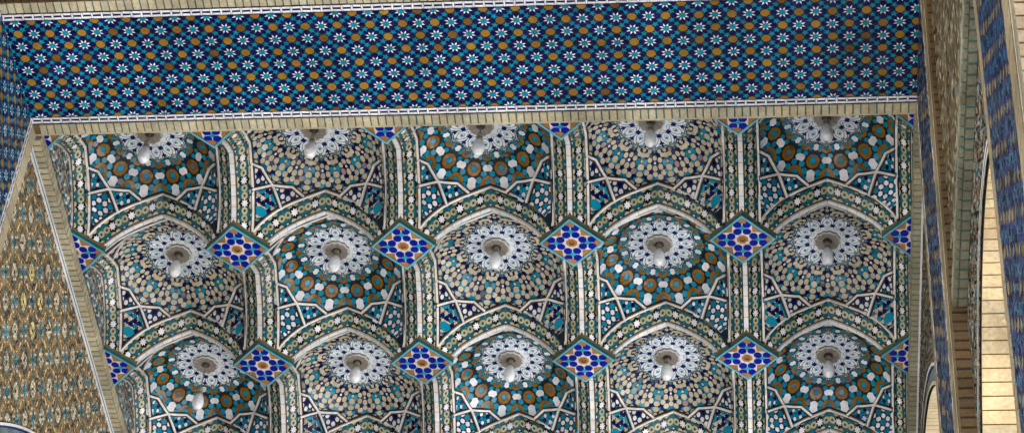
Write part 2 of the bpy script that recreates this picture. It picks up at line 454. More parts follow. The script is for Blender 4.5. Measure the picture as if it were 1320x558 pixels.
        for k in range(n):
            s_ = Ef[k][0]; side_t = min(1, abs(s_-.5)/.4)
            nr.append((.0, sd*(.05+.1*side_t), -1))
        sweep(mb, pts, nr, .032, .010, DKBROWN, .6, -.004, flat=.92)
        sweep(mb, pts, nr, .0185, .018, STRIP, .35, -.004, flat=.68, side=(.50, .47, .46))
        mb.build('edge_strip', M_TILE, t)
    return t

# ------------------------------------------------------------------ diamond bosses
HD = .1935
def make_boss(cutx, label, pale=False):
    """cutx: None or (lo, hi) range of local x / y that stands clear of the wall"""
    t = thing('diamond_boss', label, 'boss', 'blue diamond bosses hanging between the domes', (-50, 0, 0))
    planes = cutx or []
    def cl(P): return clip(P, planes) if planes else P
    dia = lambda a: [(a, 0), (0, a), (-a, 0), (0, -a)]
    # side frame
    mb = MB(); P = cl(dia(HD))
    n = len(P)
    for k in range(n):
        a, b = P[k], P[(k+1) % n]
        if planes and abs(abs(a[0])+abs(a[1])-HD) < 1e-6 and abs(abs(b[0])+abs(b[1])-HD) < 1e-6 and abs((a[0]+b[0])/2)+abs((a[1]+b[1])/2) < HD-1e-4 and abs(a[0]*b[1]-a[1]*b[0]) < HD*HD*.2: pass
        mb.poly([(a[0], a[1], .024), (b[0], b[1], .024), (b[0], b[1], .105), (a[0], a[1], .105)], OLIVE, .6)
        mb.poly([(a[0], a[1], .0), (b[0], b[1], .0), (b[0], b[1], .024), (a[0], a[1], .024)], (.006, .10, .11), .3)
    mb.poly([(x, y, .105) for x, y in P], OLIVE, .7)
    mb.build('side_frame', M_TILE, t)
    # turquoise border
    mb = MB()
    w = .018
    for k in range(4):
        a, b = dia(HD)[k], dia(HD)[(k+1) % 4]; c, d = dia(HD-w)[(k+1) % 4], dia(HD-w)[k]
        P = cl([a, b, c, d])
        if P: mb.poly([(x, y, 0) for x, y in P], vary(LTURQ, .08), .2)
        P = cl([d, c, dia(HD-w-.006)[(k+1) % 4], dia(HD-w-.006)[k]])
        if P: mb.poly([(x, y, .001) for x, y in P], (.05, .03, .02), .4)
    mb.build('border', M_TILE, t)
    mb = MB()
    bg = cl(dia(HD-.022))
    mb.poly([(x, y, .004) for x, y in bg], (.72, .69, .66), .35)
    a = HD-.020
    f = lambda x, y, h: (x, y, .004-h)
    inn = hull_planes(dia(a))
    def put(P, c, off=.002):
        P = clip(cl(P), inn) if planes else clip(P, inn)
        if P: lay(mb, P, c, f, off, rough=.16, tilt=.0014)
    for q in range(4):
        cx, cy = [(.53*a, 0), (0, .53*a), (-.53*a, 0), (0, -.53*a)][q]
        put(star(cx, cy, .17*a, .085*a, 4, 45), (.02, .30, .40), .0022)
        put(ngon(cx, cy, .105*a, 4, 0), (.02, .33, .45), .003)
        for sx in (-1, 1):
            for sy in (-1, 1): put(ngon(cx+sx*.157*a, cy+sy*.157*a, .150*a, 8, 22.5), COBALT, .004)
    for sx in (-1, 1):
        for sy in (-1, 1):
            m = .50*a
            put([(sx*(m-.17*a), sy*(m+.17*a)), (sx*(m+.17*a), sy*(m-.17*a)), (sx*(m+.06*a), sy*(m-.17*a)), (sx*(m-.155*a), sy*(m-.155*a)), (sx*(m-.17*a), sy*(m+.06*a))], TERRA, .0026)
    for q in range(4):
        d = [(1, 0), (0, 1), (-1, 0), (0, -1)][q]; e = (-d[1], d[0])
        g = lambda r, s: (d[0]*r*a+e[0]*s*a, d[1]*r*a+e[1]*s*a)
        put([g(1.0, 0), g(.745, .225), g(.745, -.225)], TERRA, .0036)
    put(ngon(0, 0, .20*a, 8, 22.5), TERRA, .0026)
    put(ngon(0, 0, .11*a, 8, 0), (.30, .12, .03), .004)
    mb.build('tile_panel', M_TILE, t)
    mb = MB()
    P = cl(ngon(0, 0, .085*a, 10))
    if P:
        m2 = len(P)
        for k in range(m2):
            p, q = P[k], P[(k+1) % m2]
            mb.poly([(p[0], p[1], -.0012), (q[0], q[1], -.0012), (q[0]*.7, q[1]*.7, .0004), (p[0]*.7, p[1]*.7, .0004)], (.03, .012, .006), .7)
        mb.poly([(x*.7, y*.7, .0004) for x, y in P], (.004, .003, .003), .8)
        mb.build('centre_hole', M_TILE, t)
    return t

# ------------------------------------------------------------------ hanging lamps
def make_lamp(label, drop=.135, tilt=0.):
    t = thing('pendant_lamp', label, 'lamp', 'white bulbs hanging from the domes', (-50, 0, 0))
    mb = MB(); n = 24                        # origin at the ceiling
    rs = [(.003, -.022), (.009, -.016), (.030, -.017), (.072, -.024), (.080, -.018), (.078, -.004)]
    cs = [(.02, .016, .012), (.06, .045, .035), (.27, .235, .20), (.50, .475, .45), (.20, .18, .17)]
    for k in range(n):
        a0, a1 = 2*math.pi*k/n, 2*math.pi*(k+1)/n
        for q in range(len(rs)-1):
            (r0, z0), (r1, z1) = rs[q], rs[q+1]
            w0 = 1+.05*math.cos(12*a0) if q > 1 else 1; w1 = 1+.05*math.cos(12*a1) if q > 1 else 1
            s0 = 1+.05*math.cos(12*a0) if q > 0 else 1; s1 = 1+.05*math.cos(12*a1) if q > 0 else 1
            f = .86 if (k % 2 and q in (1, 2)) else 1
            c = tuple(x*f for x in cs[q])
            mb.poly([(r0*s0*math.cos(a0), r0*s0*math.sin(a0), z0), (r0*s1*math.cos(a1), r0*s1*math.sin(a1), z0), (r1*w1*math.cos(a1), r1*w1*math.sin(a1), z1), (r1*w0*math.cos(a0), r1*w0*math.sin(a0), z1)], c, .4)
    mb.build('ceiling_plate', M_LAMP, t)
    def lathe(P, col, rough, nm, seg=20, smooth=True):
        mb = MB(); n0 = len(P)
        V = []
        for r, z in P:
            for k in range(seg):
                a = 2*math.pi*k/seg; x, y, zz = r*math.cos(a), r*math.sin(a), z
                V.append((x+tilt*(-zz)*.0, y, zz))
        mb.v = [(x*S, y*S, z*S) for x, y, z in V]
        for q in range(n0-1):
            for k in range(seg):
                mb.f.append((q*seg+k, q*seg+(k+1) % seg, (q+1)*seg+(k+1) % seg, (q+1)*seg+k)); mb.c.append((*col[min(q, len(col)-1)], rough))
        return mb.build(nm, M_LAMP, t, smooth)
    bz = -drop
    lathe([(.0035, -.015), (.0035, bz+.11)], [(.22, .20, .17)], .5, 'cord', 8)
    o1 = lathe([(.004, bz+.118), (.017, bz+.112), (.019, bz+.078), (.021, bz+.060), (.021, bz+.052)], [(.40, .36, .27), (.47, .42, .31), (.20, .18, .14), (.42, .38, .30)], .45, 'socket', 16)
    B = []
    for k in range(13):
        a = math.pi*k/12
        r = .037*math.sin(a)**.9*(1-.14*math.cos(a)); z = bz+.066*math.cos(a)
        if k == 0: r = .018
        B.append((max(r, .0005), z))
    o2 = lathe(B, [(.86, .87, .88)], .14, 'bulb', 24)
    return t

# ================================================================== ASSEMBLE THE VAULT
ROWN = {-1: 'top row under the lintel', 0: 'middle row', 1: 'lowest row'}
ORD = ['first from left', 'second from left', 'third from left', 'fourth from left', 'fifth from left']
protos = {}; DX = [.488, .488, .488, .488, .5]; LX = [.476, .476, .474, .478, .5]
for j in (-1, 0, 1):
    for i in range(5):
        kind = 'brown' if (i+j) % 2 else 'cream'
        desc = 'brown ringed tiled dome' if kind == 'brown' else 'cream dotted navy tiled dome'
        lab = '%s, %s in the %s' % (desc, ORD[i], ROWN[j])
        d = make_dome(kind, lab) if (kind, j) not in protos else dup(protos[kind, j], (0, 0, 0), lab, math.pi/2*random.randrange(4))
        protos.setdefault((kind, j), d); d.location = ((i+DX[i])*S, (j+.5)*S, 0)
# lamps
drops = {(0, -1): .20, (1, -1): .19, (2, -1): .20, (3, -1): .16, (4, -1): .145, (0, 0): .145, (1, 0): .125, (2, 0): .125, (3, 0): .125, (4, 0): .14, (0, 1): .34, (1, 1): .125, (2, 1): .135, (3, 1): .14, (4, 1): .135}
for (i, j), d in drops.items():
    kind = 'brown rings dome' if (i+j) % 2 else 'cream dotted dome'
    if (i, j) == (0, 1): lab = 'white egg bulb dangling low on a long bare wire in the lowest row'
    else: lab = 'bulb in the %s, %s in the %s' % (kind, ORD[i], ROWN[j])
    l = make_lamp(lab, d); l.location = ((i+LX[i])*S, (j+.5)*S, (.515-.006)*S); l.rotation_euler = (0, 0, rnd()*6)
# bosses
whole = make_boss(None, 'x')
first = True
BR = {-1: 'half hidden blue diamond boss cut by the lintel bricks', 0: 'blue diamond tile boss in the upper full row', 1: 'blue diamond tile boss in the lower full row'}
ORDB = ['leftmost', 'second from left', 'third from left', 'rightmost']
half_y = make_boss([(0, -1, .985-1)], 'x')   # keeps y >= .015-ish (clear of the lintel)
half_l = make_boss([(-1, 0, -.02)], 'x'); half_r = make_boss([(1, 0, -.02)], 'x')
quart_l = make_boss([(-1, 0, -.02), (0, -1, .0)], 'x'); quart_r = make_boss([(1, 0, -.02), (0, -1, .0)], 'x')
def use(proto, loc, label):
    if proto.get('used'): dup(proto, loc, label)
    else: proto['used'] = 1; proto.location = tuple(c*S for c in loc); proto['label'] = label
for j in (-1, 0, 1):
    for i in range(6):
        if 1 <= i <= 4:
            use(half_y if j == -1 else whole, (i, j, 0), '%s, %s of the four' % (BR[j], ORDB[i-1]))
        else:
            side = 'left' if i == 0 else 'right'
            p = (quart_l if i == 0 else quart_r) if j == -1 else (half_l if i == 0 else half_r)
            nm = {-1: 'small corner piece of a blue diamond boss where lintel meets %s wall', 0: 'blue half diamond boss on the %s wall, upper one', 1: 'blue half diamond boss on the %s wall, lower one'}[j]
            use(p, (i, j, 0), nm % side)
for p in (whole, half_y, half_l, half_r, quart_l, quart_r):
    if 'used' in p: del p['used']
for o in bpy.data.objects:
    if 'used' in o: del o['used']
# ribs: cross ribs (along x) at y = 0,1,2 ; length ribs (along y) at x = 0..5
both = make_rib((-1, 1), 'x'); wl = make_rib((-1,), 'x'); wr = make_rib((1,), 'x')
def put_rib(proto, loc, rz, label):
    if proto.get('used'): return dup(proto, loc, label, rz)
    proto['used'] = 1; proto.location = tuple(c*S for c in loc); proto.rotation_euler = (0, 0, rz); proto['label'] = label; return proto
CN = {0: 'between the top row and the middle row', 1: 'between the middle row and the lowest row', 2: 'below the lowest row'}
for j in (0, 1, 2):
    for i in range(5):
        put_rib(both, (i, j, 0), 0, 'star tiled pointed cross arch, %s, %s' % (ORD[i], CN[j]))
GAP = ['', 'first and second', 'second and third', 'third and fourth', 'fourth and fifth']
for j in (-1, 0, 1):
    for i in range(1, 5):
        put_rib(both, (i, j, 0), math.pi/2, 'star banded rib between the %s domes of the %s' % (GAP[i], ROWN[j]))
    put_rib(wl, (0, j, 0), math.pi/2, 'star banded half rib on the left wall beside the %s' % ROWN[j])
    put_rib(wr, (5, j, 0), math.pi/2, 'star banded half rib on the right wall beside the %s' % ROWN[j])
for o in bpy.data.objects:
    if 'used' in o: del o['used']

# ================================================================== LINTEL WITH THE BLUE SOFFIT
ZS = -.07; CX = .0893; CY = .0872
def star_panel(mb, f, x0, x1, y0, y1, sx0, sy0, cx=CX, cy=CY, ray=WHITE, tq=(.004, .200, .285)):
    """checkerboard of eight-pointed stars and ochre octagons; star at (sx0, sy0)"""
    pl = rect(x0, x1, y0, y1); wob = [0, 0]; tone = [.84+.3*rnd() for _ in range(7)]
    def put(P, c, off, v=.12):
        P = clip([(sx0+X*cx+wob[0], sy0+Y*cy+wob[1]) for X, Y in P], pl)
        if P:
            k = tone[int((sum(p[0] for p in P)/len(P)+9)/.54) % 7]
            lay(mb, P, tuple(q*k for q in c), f, off, v, .24)
    i0, i1 = math.floor((x0-sx0)/cx)-1, math.ceil((x1-sx0)/cx)+1
    j0, j1 = math.floor((y0-sy0)/cy)-1, math.ceil((y1-sy0)/cy)+1
    for i in range(i0, i1+1):
        for j in range(j0, j1+1):
            wob[0], wob[1] = (rnd()-.5)*.0035, (rnd()-.5)*.0035
            if (i+j) % 2 == 0:
                for k in range(8):
                    a = R(45*k); b = R(45*k+22.5)
                    put(hexl(i+.485*math.cos(a), j+.485*math.sin(a), .188, .150, 45*k), NAVY, .0016, .3)
                    ca, sa = math.cos(b), math.sin(b)
                    g = lambda r, s: (i+r*ca-s*sa, j+r*sa+s*ca)
                    put([g(.425, 0), g(.245, .058), g(.165, 0), g(.245, -.058)], ray, .0026, .1)
                put(star(i, j, .232, .20, 8, 0), tq, .0028, .18)
            else:
                dark = rnd() < .09
                k_ = .8+.35*rnd(); c = (.16, .08, .02) if dark else (ORANGE[0]*k_, ORANGE[1]*k_*(.93+.12*rnd()), ORANGE[2])
                put(ngon(i, j, .298, 8, 22.5), c, .0024, .08)
                for k in range(4):
                    a = R(45+90*k)
                    put(star(i+.50*math.cos(a), j+.50*math.sin(a), .235, .112, 5, 45+90*k), tq, .0030, .2)
def flat_z(z): return lambda x, y, h: (x, y, z-h)
def chain(mb, f, a0, a1, b0, b1, vert=False, pitch=.0553):
    """white cut-tile chain with navy slots along a (b across)"""
    F = (lambda a, b, h: f(b, a, h)) if vert else f
    H = b1-b0; n = max(1, round((a1-a0)/pitch)); p = (a1-a0)/n
    mb.poly([F(a0, b0, .0005), F(a1, b0, .0005), F(a1, b1, .0005), F(a0, b1, .0005)], (.006, .007, .045), .3)
    for k in range(n):
        a = a0+k*p
        for lo, hi in ((.08, .36), (.64, .92)): lay(mb, [(a+p*.23, b0+H*lo), (a+p*.99, b0+H*lo), (a+p*.99, b0+H*hi), (a+p*.23, b0+H*hi)], WHITE, F, .0022, .12, .3)
        lay(mb, [(a+p*.02, b0+H*.08), (a+p*.2, b0+H*.08), (a+p*.2, b0+H*.92), (a+p*.02, b0+H*.92)], WHITE, F, .0022, .12, .3)
def bricks(mb, f, a0, a1, b0, b1, pitch, col=BRICK, joint=TEALJ, gap=.11, h=.006, vert=False, v=.14, jit=.0, rough=.55, inset=.0):
    """one course of bricks along a; joints show the bed colour"""
    F = (lambda a, b, hh: f(b, a, hh)) if vert else f
    n = max(1, round(abs(a1-a0)/pitch)); p = (a1-a0)/n
    mb.poly([F(a0, b0, .0004), F(a1, b0, .0004), F(a1, b1, .0004), F(a0, b1, .0004)], joint, .5)
    for k in range(n):
        g = p*gap*(.7+.6*rnd())
        xa, xb = a0+k*p+g*.5, a0+(k+1)*p-g*.5
        e0, e1 = b0+inset+jit*(rnd()-.5), b1-inset+jit*(rnd()-.5)
        c = vary(col, v); hh = h*(.75+.5*rnd()); bv = min(abs(xb-xa), abs(e1-e0))*.06
        T = [F(xa+bv, e0+bv, hh), F(xb-bv, e0+bv, hh), F(xb-bv, e1-bv, hh), F(xa+bv, e1-bv, hh)]
        B = [F(xa, e0, .0006), F(xb, e0, .0006), F(xb, e1, .0006), F(xa, e1, .0006)]
        mb.poly(T, c, rough)
        for q in range(4): mb.poly([T[q], T[(q+1) % 4], B[(q+1) % 4], B[q]], tuple(x*.8 for x in c), rough)

XL, XR = 0.0, 4.985
YN, YF = -2.05, -1.0
lt = thing('lintel', 'wide blue star tiled lintel spanning the top of the photo', 'lintel', None, (0, YF, ZS))
def LP(mb, nm, mat=M_TILE): return mb.build(nm, mat, lt, loc=(0, -YF, -ZS))
mb = MB()
mb.box(XL-.9, XR+.9, YN, YF, ZS+.006, .62, DBRICK, .8)
LP(mb, 'beam', M_BRICK)
mb = MB(); mb.poly([(XL, -1.837, ZS), (XR, -1.837, ZS), (XR, -1.14, ZS), (XL, -1.14, ZS)], (.006, .007, .03), .4)
star_panel(mb, flat_z(ZS), XL, XR, -1.837, -1.14, .153, -1.745)
LP(mb, 'tile_panel')
for y0, y1 in ((-1.887, -1.839), (-1.138, -1.090)):
    mb = MB(); chain(mb, flat_z(ZS), XL, XR, y0, y1); LP(mb, 'chain_trim')
mb = MB(); bricks(mb, flat_z(ZS), XL+.035, XR, -1.083, -1.012, .0436)
mb.poly([(XL, -1.012, ZS-.001), (XR, -1.012, ZS-.001), (XR, YF, ZS-.001), (XL, YF, ZS-.001)], BRICK, .6)
mb.poly([(XL, -1.09, ZS-.001), (XR, -1.09, ZS-.001), (XR, -1.083, ZS-.001), (XL, -1.083, ZS-.001)], (.03, .035, .025), .6)
mb.poly([(XL, YF, ZS-.001), (XR, YF, ZS-.001), (XR, YF, ZS+.006), (XL, YF, ZS+.006)], BRICK, .6)
LP(mb, 'brick_border', M_BRICK)
mb = MB(); bricks(mb, flat_z(ZS), XL, XR, -1.962, -1.894, .0436)
mb.poly([(XL, -1.894, ZS-.001), (XR, -1.894, ZS-.001), (XR, -1.887, ZS-.001), (XL, -1.887, ZS-.001)], (.03, .035, .025), .6)
LP(mb, 'brick_border', M_BRICK)
mb = MB(); bricks(mb, flat_z(ZS+.004), XL, XR, YN, -1.968, .0436, col=(.075, .045, .018), joint=(.01, .008, .006)); LP(mb, 'dark_border', M_BRICK)

# ================================================================== MOSAIC WALLS
PQ = 12; Q = .235/PQ
def mosaic_col(i, j, shade_tone):
    a = (i+PQ//2) % PQ-PQ//2; b = (j+PQ//2) % PQ-PQ//2
    A, B = abs(a), abs(b); m, n = max(A, B), min(A, B)
    A2, B2 = PQ//2-A, PQ//2-B               # distance from the in-between motif
    if A2 <= 1 and B2 <= 1: return (.03, .16, .20) if (A2 + B2) % 2 == 0 else MTEAL
    if A2+B2 <= 3: return MCREAM if (A2+B2) == 2 or A2 == B2 else MGREY
    if m == 0: return DKBROWN
    if m <= 2: return MCREAM if not (m == 2 and n == 2) else MGREY
    if m == 3: return (.10, .13, .12)
    if m == 4: return MBROWN
    if m == 5: return MBROWN if n <= 2 else MCREAM
    return MCREAM if n <= 1 else MBROWN
def mosaic(mb, f, y0, y1, z0, z1, oy, oz, skip=None, shade_tone=1., special=()):
    n0, n1 = math.floor((y0-oy)/Q), math.ceil((y1-oy)/Q); m0, m1 = math.floor((z0-oz)/Q), math.ceil((z1-oz)/Q)
    pl = rect(y0, y1, z0, z1)
    for i in range(n0, n1+1):
        for j in range(m0, m1+1):
            y, z = oy+i*Q, oz+j*Q
            if y < y0-Q or y > y1+Q or z < z0-Q or z > z1+Q: continue
            if skip and skip(y, z): continue
            c = mosaic_col(i, j, shade_tone)
            ci, cj = (i+PQ//2)//PQ, (j+PQ//2)//PQ
            if (ci, cj) in special and c == MCREAM and max(abs((i+PQ//2) % PQ-PQ//2), abs((j+PQ//2) % PQ-PQ//2)) <= 2: c = YELLOW
            e = Q*.43; k = e*.45
            P = [(y-e, z-e), (y+k, z-e), (y+e, z-k), (y+e, z+e), (y-k, z+e), (y-e, z+k)]
            P = clip(P, pl)
            if P: lay(mb, P, tuple(q*shade_tone for q in c), f, .0016, .09, .4)
ZG = -12.05
AK = .257
def arch_z(y, yc, za): return za-AK*(y-yc)**2
def wall_with_arch(name, label, x, dirx, y0, y1, ztop, yc, za, hw, thick, mos, outer_off=.12, group=None, blind=False, sill=-12.05, pitch=.085):
    """wall in the plane x facing -dirx..., pierced by one arch; dirx = +1 wall body lies at larger x"""
    t = thing(name, label, 'wall', group, (x, (y0+y1)/2, ZG))
    def B(mb, nm, mat): return mb.build(nm, mat, t, loc=(-x, -(y0+y1)/2, -ZG))
    f = lambda y, z, h: (x-dirx*h, y, z)
    xb = x+dirx*thick
    ya, yb = max(y0, yc-hw), min(y1, yc+hw)
    n = 40; ys = [ya+(yb-ya)*k/n for k in range(n+1)]
    mb = MB()
    for xx in (x, xb):
        for k in range(n):
            mb.poly([(xx, ys[k], arch_z(ys[k], yc, za)), (xx, ys[k+1], arch_z(ys[k+1], yc, za)), (xx, ys[k+1], ztop), (xx, ys[k], ztop)], GROUT if xx == x else BRICK, .7)
        if ya > y0: mb.poly([(xx, y0, ZG), (xx, ya, ZG), (xx, ya, ztop), (xx, y0, ztop)], (.05, .04, .03) if xx == x else BRICK, .7)
        if yb < y1: mb.poly([(xx, yb, ZG), (xx, y1, ZG), (xx, y1, ztop), (xx, yb, ztop)], (.05, .04, .03) if xx == x else BRICK, .7)
    mb.poly([(x, y0, ztop), (xb, y0, ztop), (xb, y1, ztop), (x, y1, ztop)], BRICK, .8)
    for yy in (y0, y1): mb.poly([(x, yy, ZG), (xb, yy, ZG), (xb, yy, ztop), (x, yy, ztop)], BRICK, .8)
    if sill > ZG: mb.box(min(x+dirx*.001, xb), max(x+dirx*.001, xb), ya, yb, ZG, sill, BRICK, .8)  # unseen infill below the arch, added to hold back sun
    B(mb, 'wall_core', M_BRICK)
    if blind:
        mb = MB(); xn = x+dirx*.22
        mb.poly([(xn, ya, sill), (xn, yb, sill), (xn, yb, za+.05), (xn, ya, za+.05)], (.05, .10, .13), .5)
        fn = lambda yy, zz, h: (xn-dirx*h, yy, zz)
        mosaic(mb, fn, ya, yb, -3.2, za, 0, 0, lambda yy, zz: zz > arch_z(yy, yc, za))
        B(mb, 'niche_back', M_TILE)
    # arch reveal of plain cream bricks
    mb = MB()
    path = [(y, arch_z(y, yc, za)) for y in ys]
    if ya > y0: path = [(ya, sill)]+path
    if yb < y1: path = path+[(yb, sill)]
    P = resample(path, int(sum(math.dist(path[k], path[k+1]) for k in range(len(path)-1))/pitch))
    for k in range(len(P)-1):
        a, b = P[k], P[k+1]; dy, dz = b[0]-a[0], b[1]-a[1]; L = math.hypot(dy, dz); ny, nz = dz/L, -dy/L
        mb.poly([(x, a[0], a[1]), (x, b[0], b[1]), (xb, b[0], b[1]), (xb, a[0], a[1])], (.16, .12, .07), .8)
        g = .045
        cuts = [0, .18+.25*rnd(), .5+.2*rnd(), 1]
        for c in range(3):
            xa, xc = x+dirx*thick*(cuts[c]+.003), x+dirx*thick*(cuts[c+1]-.003)
            p0 = (a[0]+dy*g+ny*.004, a[1]+dz*g+nz*.004); p1 = (a[0]+dy*(1-g)+ny*.004, a[1]+dz*(1-g)+nz*.004)
            mb.poly([(xa, *p0), (xa, *p1), (xc, *p1), (xc, *p0)], vary(LIT, .12), .7)
    B(mb, 'arch_reveal', M_BRICK)
    # trims round the arch
    mb = MB(); N = 60
    lo = yc-hw-.1 if yc-hw > y0 else y0; hi = yc+hw+.1 if yc+hw < y1 else y1
    def band(o0, o1, h, col, rough=.35, pitch=None):
        yy = [lo+(hi-lo)*k/N for k in range(N+1)]
        for k in range(N):
            q = []
            for y, o in ((yy[k], o0), (yy[k+1], o0), (yy[k+1], o1), (yy[k], o1)):
                s = -2*AK*(y-yc); L = math.hypot(1, s)
                q.append(f(min(max(y-s/L*o, y0), y1), arch_z(y, yc, za)+o/L, h))
            mb.poly(q, vary(col, .06) if not pitch else vary(col if k % 2 else (.16, .20, .21), .1), rough)
    band(0, .022, .012, BRICK, .6); band(.022, .030, .008, DKBROWN); band(.030, outer_off-.026, .005, (.10, .16, .19), .3, 1)
    band(outer_off-.026, outer_off-.016, .009, (.01, .02, .09)); band(outer_off-.016, outer_off, .014, WHITE); band(outer_off, outer_off+.007, .008, DKBROWN)
    B(mb, 'arch_trim', M_TILE)
    mb = MB()
    z1, z0, oy, oz, special = mos
    mosaic(mb, f, y0, y1, z0, z1, oy, oz, lambda y, z: (yc-hw-.1 < y < yc+hw+.1) and z < arch_z(y, yc, za)+(outer_off)*math.hypot(1, 2*AK*(y-yc)), 1.28 if dirx < 0 else .45, special)  # scales tile colour; right-hand walls are dimmed to paint in shade
    B(mb, 'mosaic', M_TILE)
    return t
Y1 = 4.6
XW = -.045
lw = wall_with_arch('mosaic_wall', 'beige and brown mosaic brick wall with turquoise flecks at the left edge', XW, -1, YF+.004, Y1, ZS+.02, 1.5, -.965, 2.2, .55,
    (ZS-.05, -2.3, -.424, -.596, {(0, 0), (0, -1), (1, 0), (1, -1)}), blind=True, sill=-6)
XV = 5.035
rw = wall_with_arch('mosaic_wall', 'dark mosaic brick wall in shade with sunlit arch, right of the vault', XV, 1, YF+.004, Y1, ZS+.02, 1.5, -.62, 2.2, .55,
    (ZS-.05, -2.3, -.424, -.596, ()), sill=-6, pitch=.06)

# cornices: brick ledge below the ceiling on each side wall
def cornice(x0, x1, y0, y1, z, hf, label, side, pitch=.0436, group='brick cornices', col=BRICK, split=0):
    """soffit of bricks x0..x1 at z and a brick fascia of height hf on its inner side"""
    t = thing('cornice', label, 'cornice', group, (x0, y0, z))
    def B(mb, nm, mat=M_BRICK): return mb.build(nm, mat, t, loc=(-x0, -y0, -z))
    mb = MB(); lo, hi = min(x0, x1), max(x0, x1)
    if split:
        bricks(mb, flat_z(z), y0+.02, y1, lo, lo+split, pitch, vert=True, gap=.13, col=col)
        bricks(mb, flat_z(z), y0, y1, lo+split+.003, hi, pitch, vert=True, gap=.13, col=col)
    else: bricks(mb, flat_z(z), y0, y1, lo, hi, pitch, vert=True, gap=.13, col=col)
    B(mb, 'soffit_course')
    mb = MB(); xi = x0
    d = 1 if side == 'left' else -1
    bricks(mb, lambda y, zz, h: (xi+d*h, y, zz), y0, y1, z+.002, z+hf, pitch, gap=.13, col=col); B(mb, 'fascia_course')
    mb = MB()
    a, b = (lo, hi-.001) if side == 'left' else (lo+.001, hi)
    mb.box(a, b, y0, y1, z+.001, z+hf, tuple(q*.8 for q in col), .8); B(mb, 'core')
    return t
cornice(.018, XW-.012, YF+.03, Y1, ZS, .066, 'beige brick cornice with green joints along the top of the left wall', 'left')
cornice(4.978, XV+.006, YF+.004, Y1, ZS, .066, 'shaded brick cornice with green joints beside the right half diamonds', 'right', col=(.36, .33, .22))  # darker brick than the left cornice, shade put into the colour
def wall_trim(x, d, y0, y1, z1, label):
    t = thing('wall_trim', label, 'trim', None, (x, y0, z1))
    for nm, a, b, h, c in (('white_line', 0, .009, .010, WHITE), ('turquoise_band', .009, .036, .005, MTEAL), ('white_line', .036, .044, .010, WHITE)):
        mb = MB()
        n = 40
        for k in range(n):
            ya, yb = y0+(y1-y0)*k/n, y0+(y1-y0)*(k+1)/n
            P = [(x+d*h, ya, z1-b), (x+d*h, yb, z1-b), (x+d*h, yb, z1-a), (x+d*h, ya, z1-a)]
            mb.poly(P, vary(c, .12), .35)
            for zz in (z1-a, z1-b): mb.poly([(x, ya, zz), (x, yb, zz), (x+d*h, yb, zz), (x+d*h, ya, zz)], c, .4)
        mb.build(nm, M_TILE, t, loc=(-x, -y0, -z1))
    return t
wall_trim(XW, 1, YF+.03, Y1, ZS-.004, 'white and turquoise line trim under the left brick cornice')
wall_trim(XV, -1, YF+.004, Y1, ZS-.004, 'thin turquoise line trim under the right brick cornice')

# lunettes between cornice and wall ribs
def lunette(x, d, label, cols):
    t = thing('lunette_wall', label, 'wall', None, (x, YF, ZS))
    mb = MB()
    y0, y1, z0, z1 = YF, Y1, -.006, .36
    mb.poly([(x, y0, z0), (x, y1, z0), (x, y1, .62), (x, y0, .62)], (.05, .06, .07), .6)
    q = .0215
    for i in range(int((y1-y0)/q)):
        for j in range(int((z1-z0)/q)):
            y, z = y0+(i+.5)*q, z0+(j+.5)*q
            yy = y % 1; s = min(yy, 1-yy)
            if s < .15 or z > lin(KEEL, s)+.03: continue
            a, b = i % 8, j % 8
            c = cols[(min(a, 8-a)*2+min(b, 8-b)*3+(a*b) % 3) % len(cols)]
            e = q*.43; k = e*.4
            lay(mb, [(y-e, z-e), (y+k, z-e), (y+e, z-k), (y+e, z+e), (y-k, z+e), (y-e, z+k)], c, lambda u, v, h: (x+d*h, u, v), .0018, .2, .3)
    mb.build('mosaic', M_TILE, t, loc=(-x, -YF, -ZS))
LC = [MCREAM, (.02, .17, .22), MCREAM, NAVY, MGREY, WHITE, MBROWN, (.05, .25, .30)]
lunette(.016, 1, 'blue and beige mosaic lunettes above the left cornice under the half ribs', LC)
lunette(4.985, -1, 'shaded mosaic lunettes above the right cornice under the half ribs', LC)

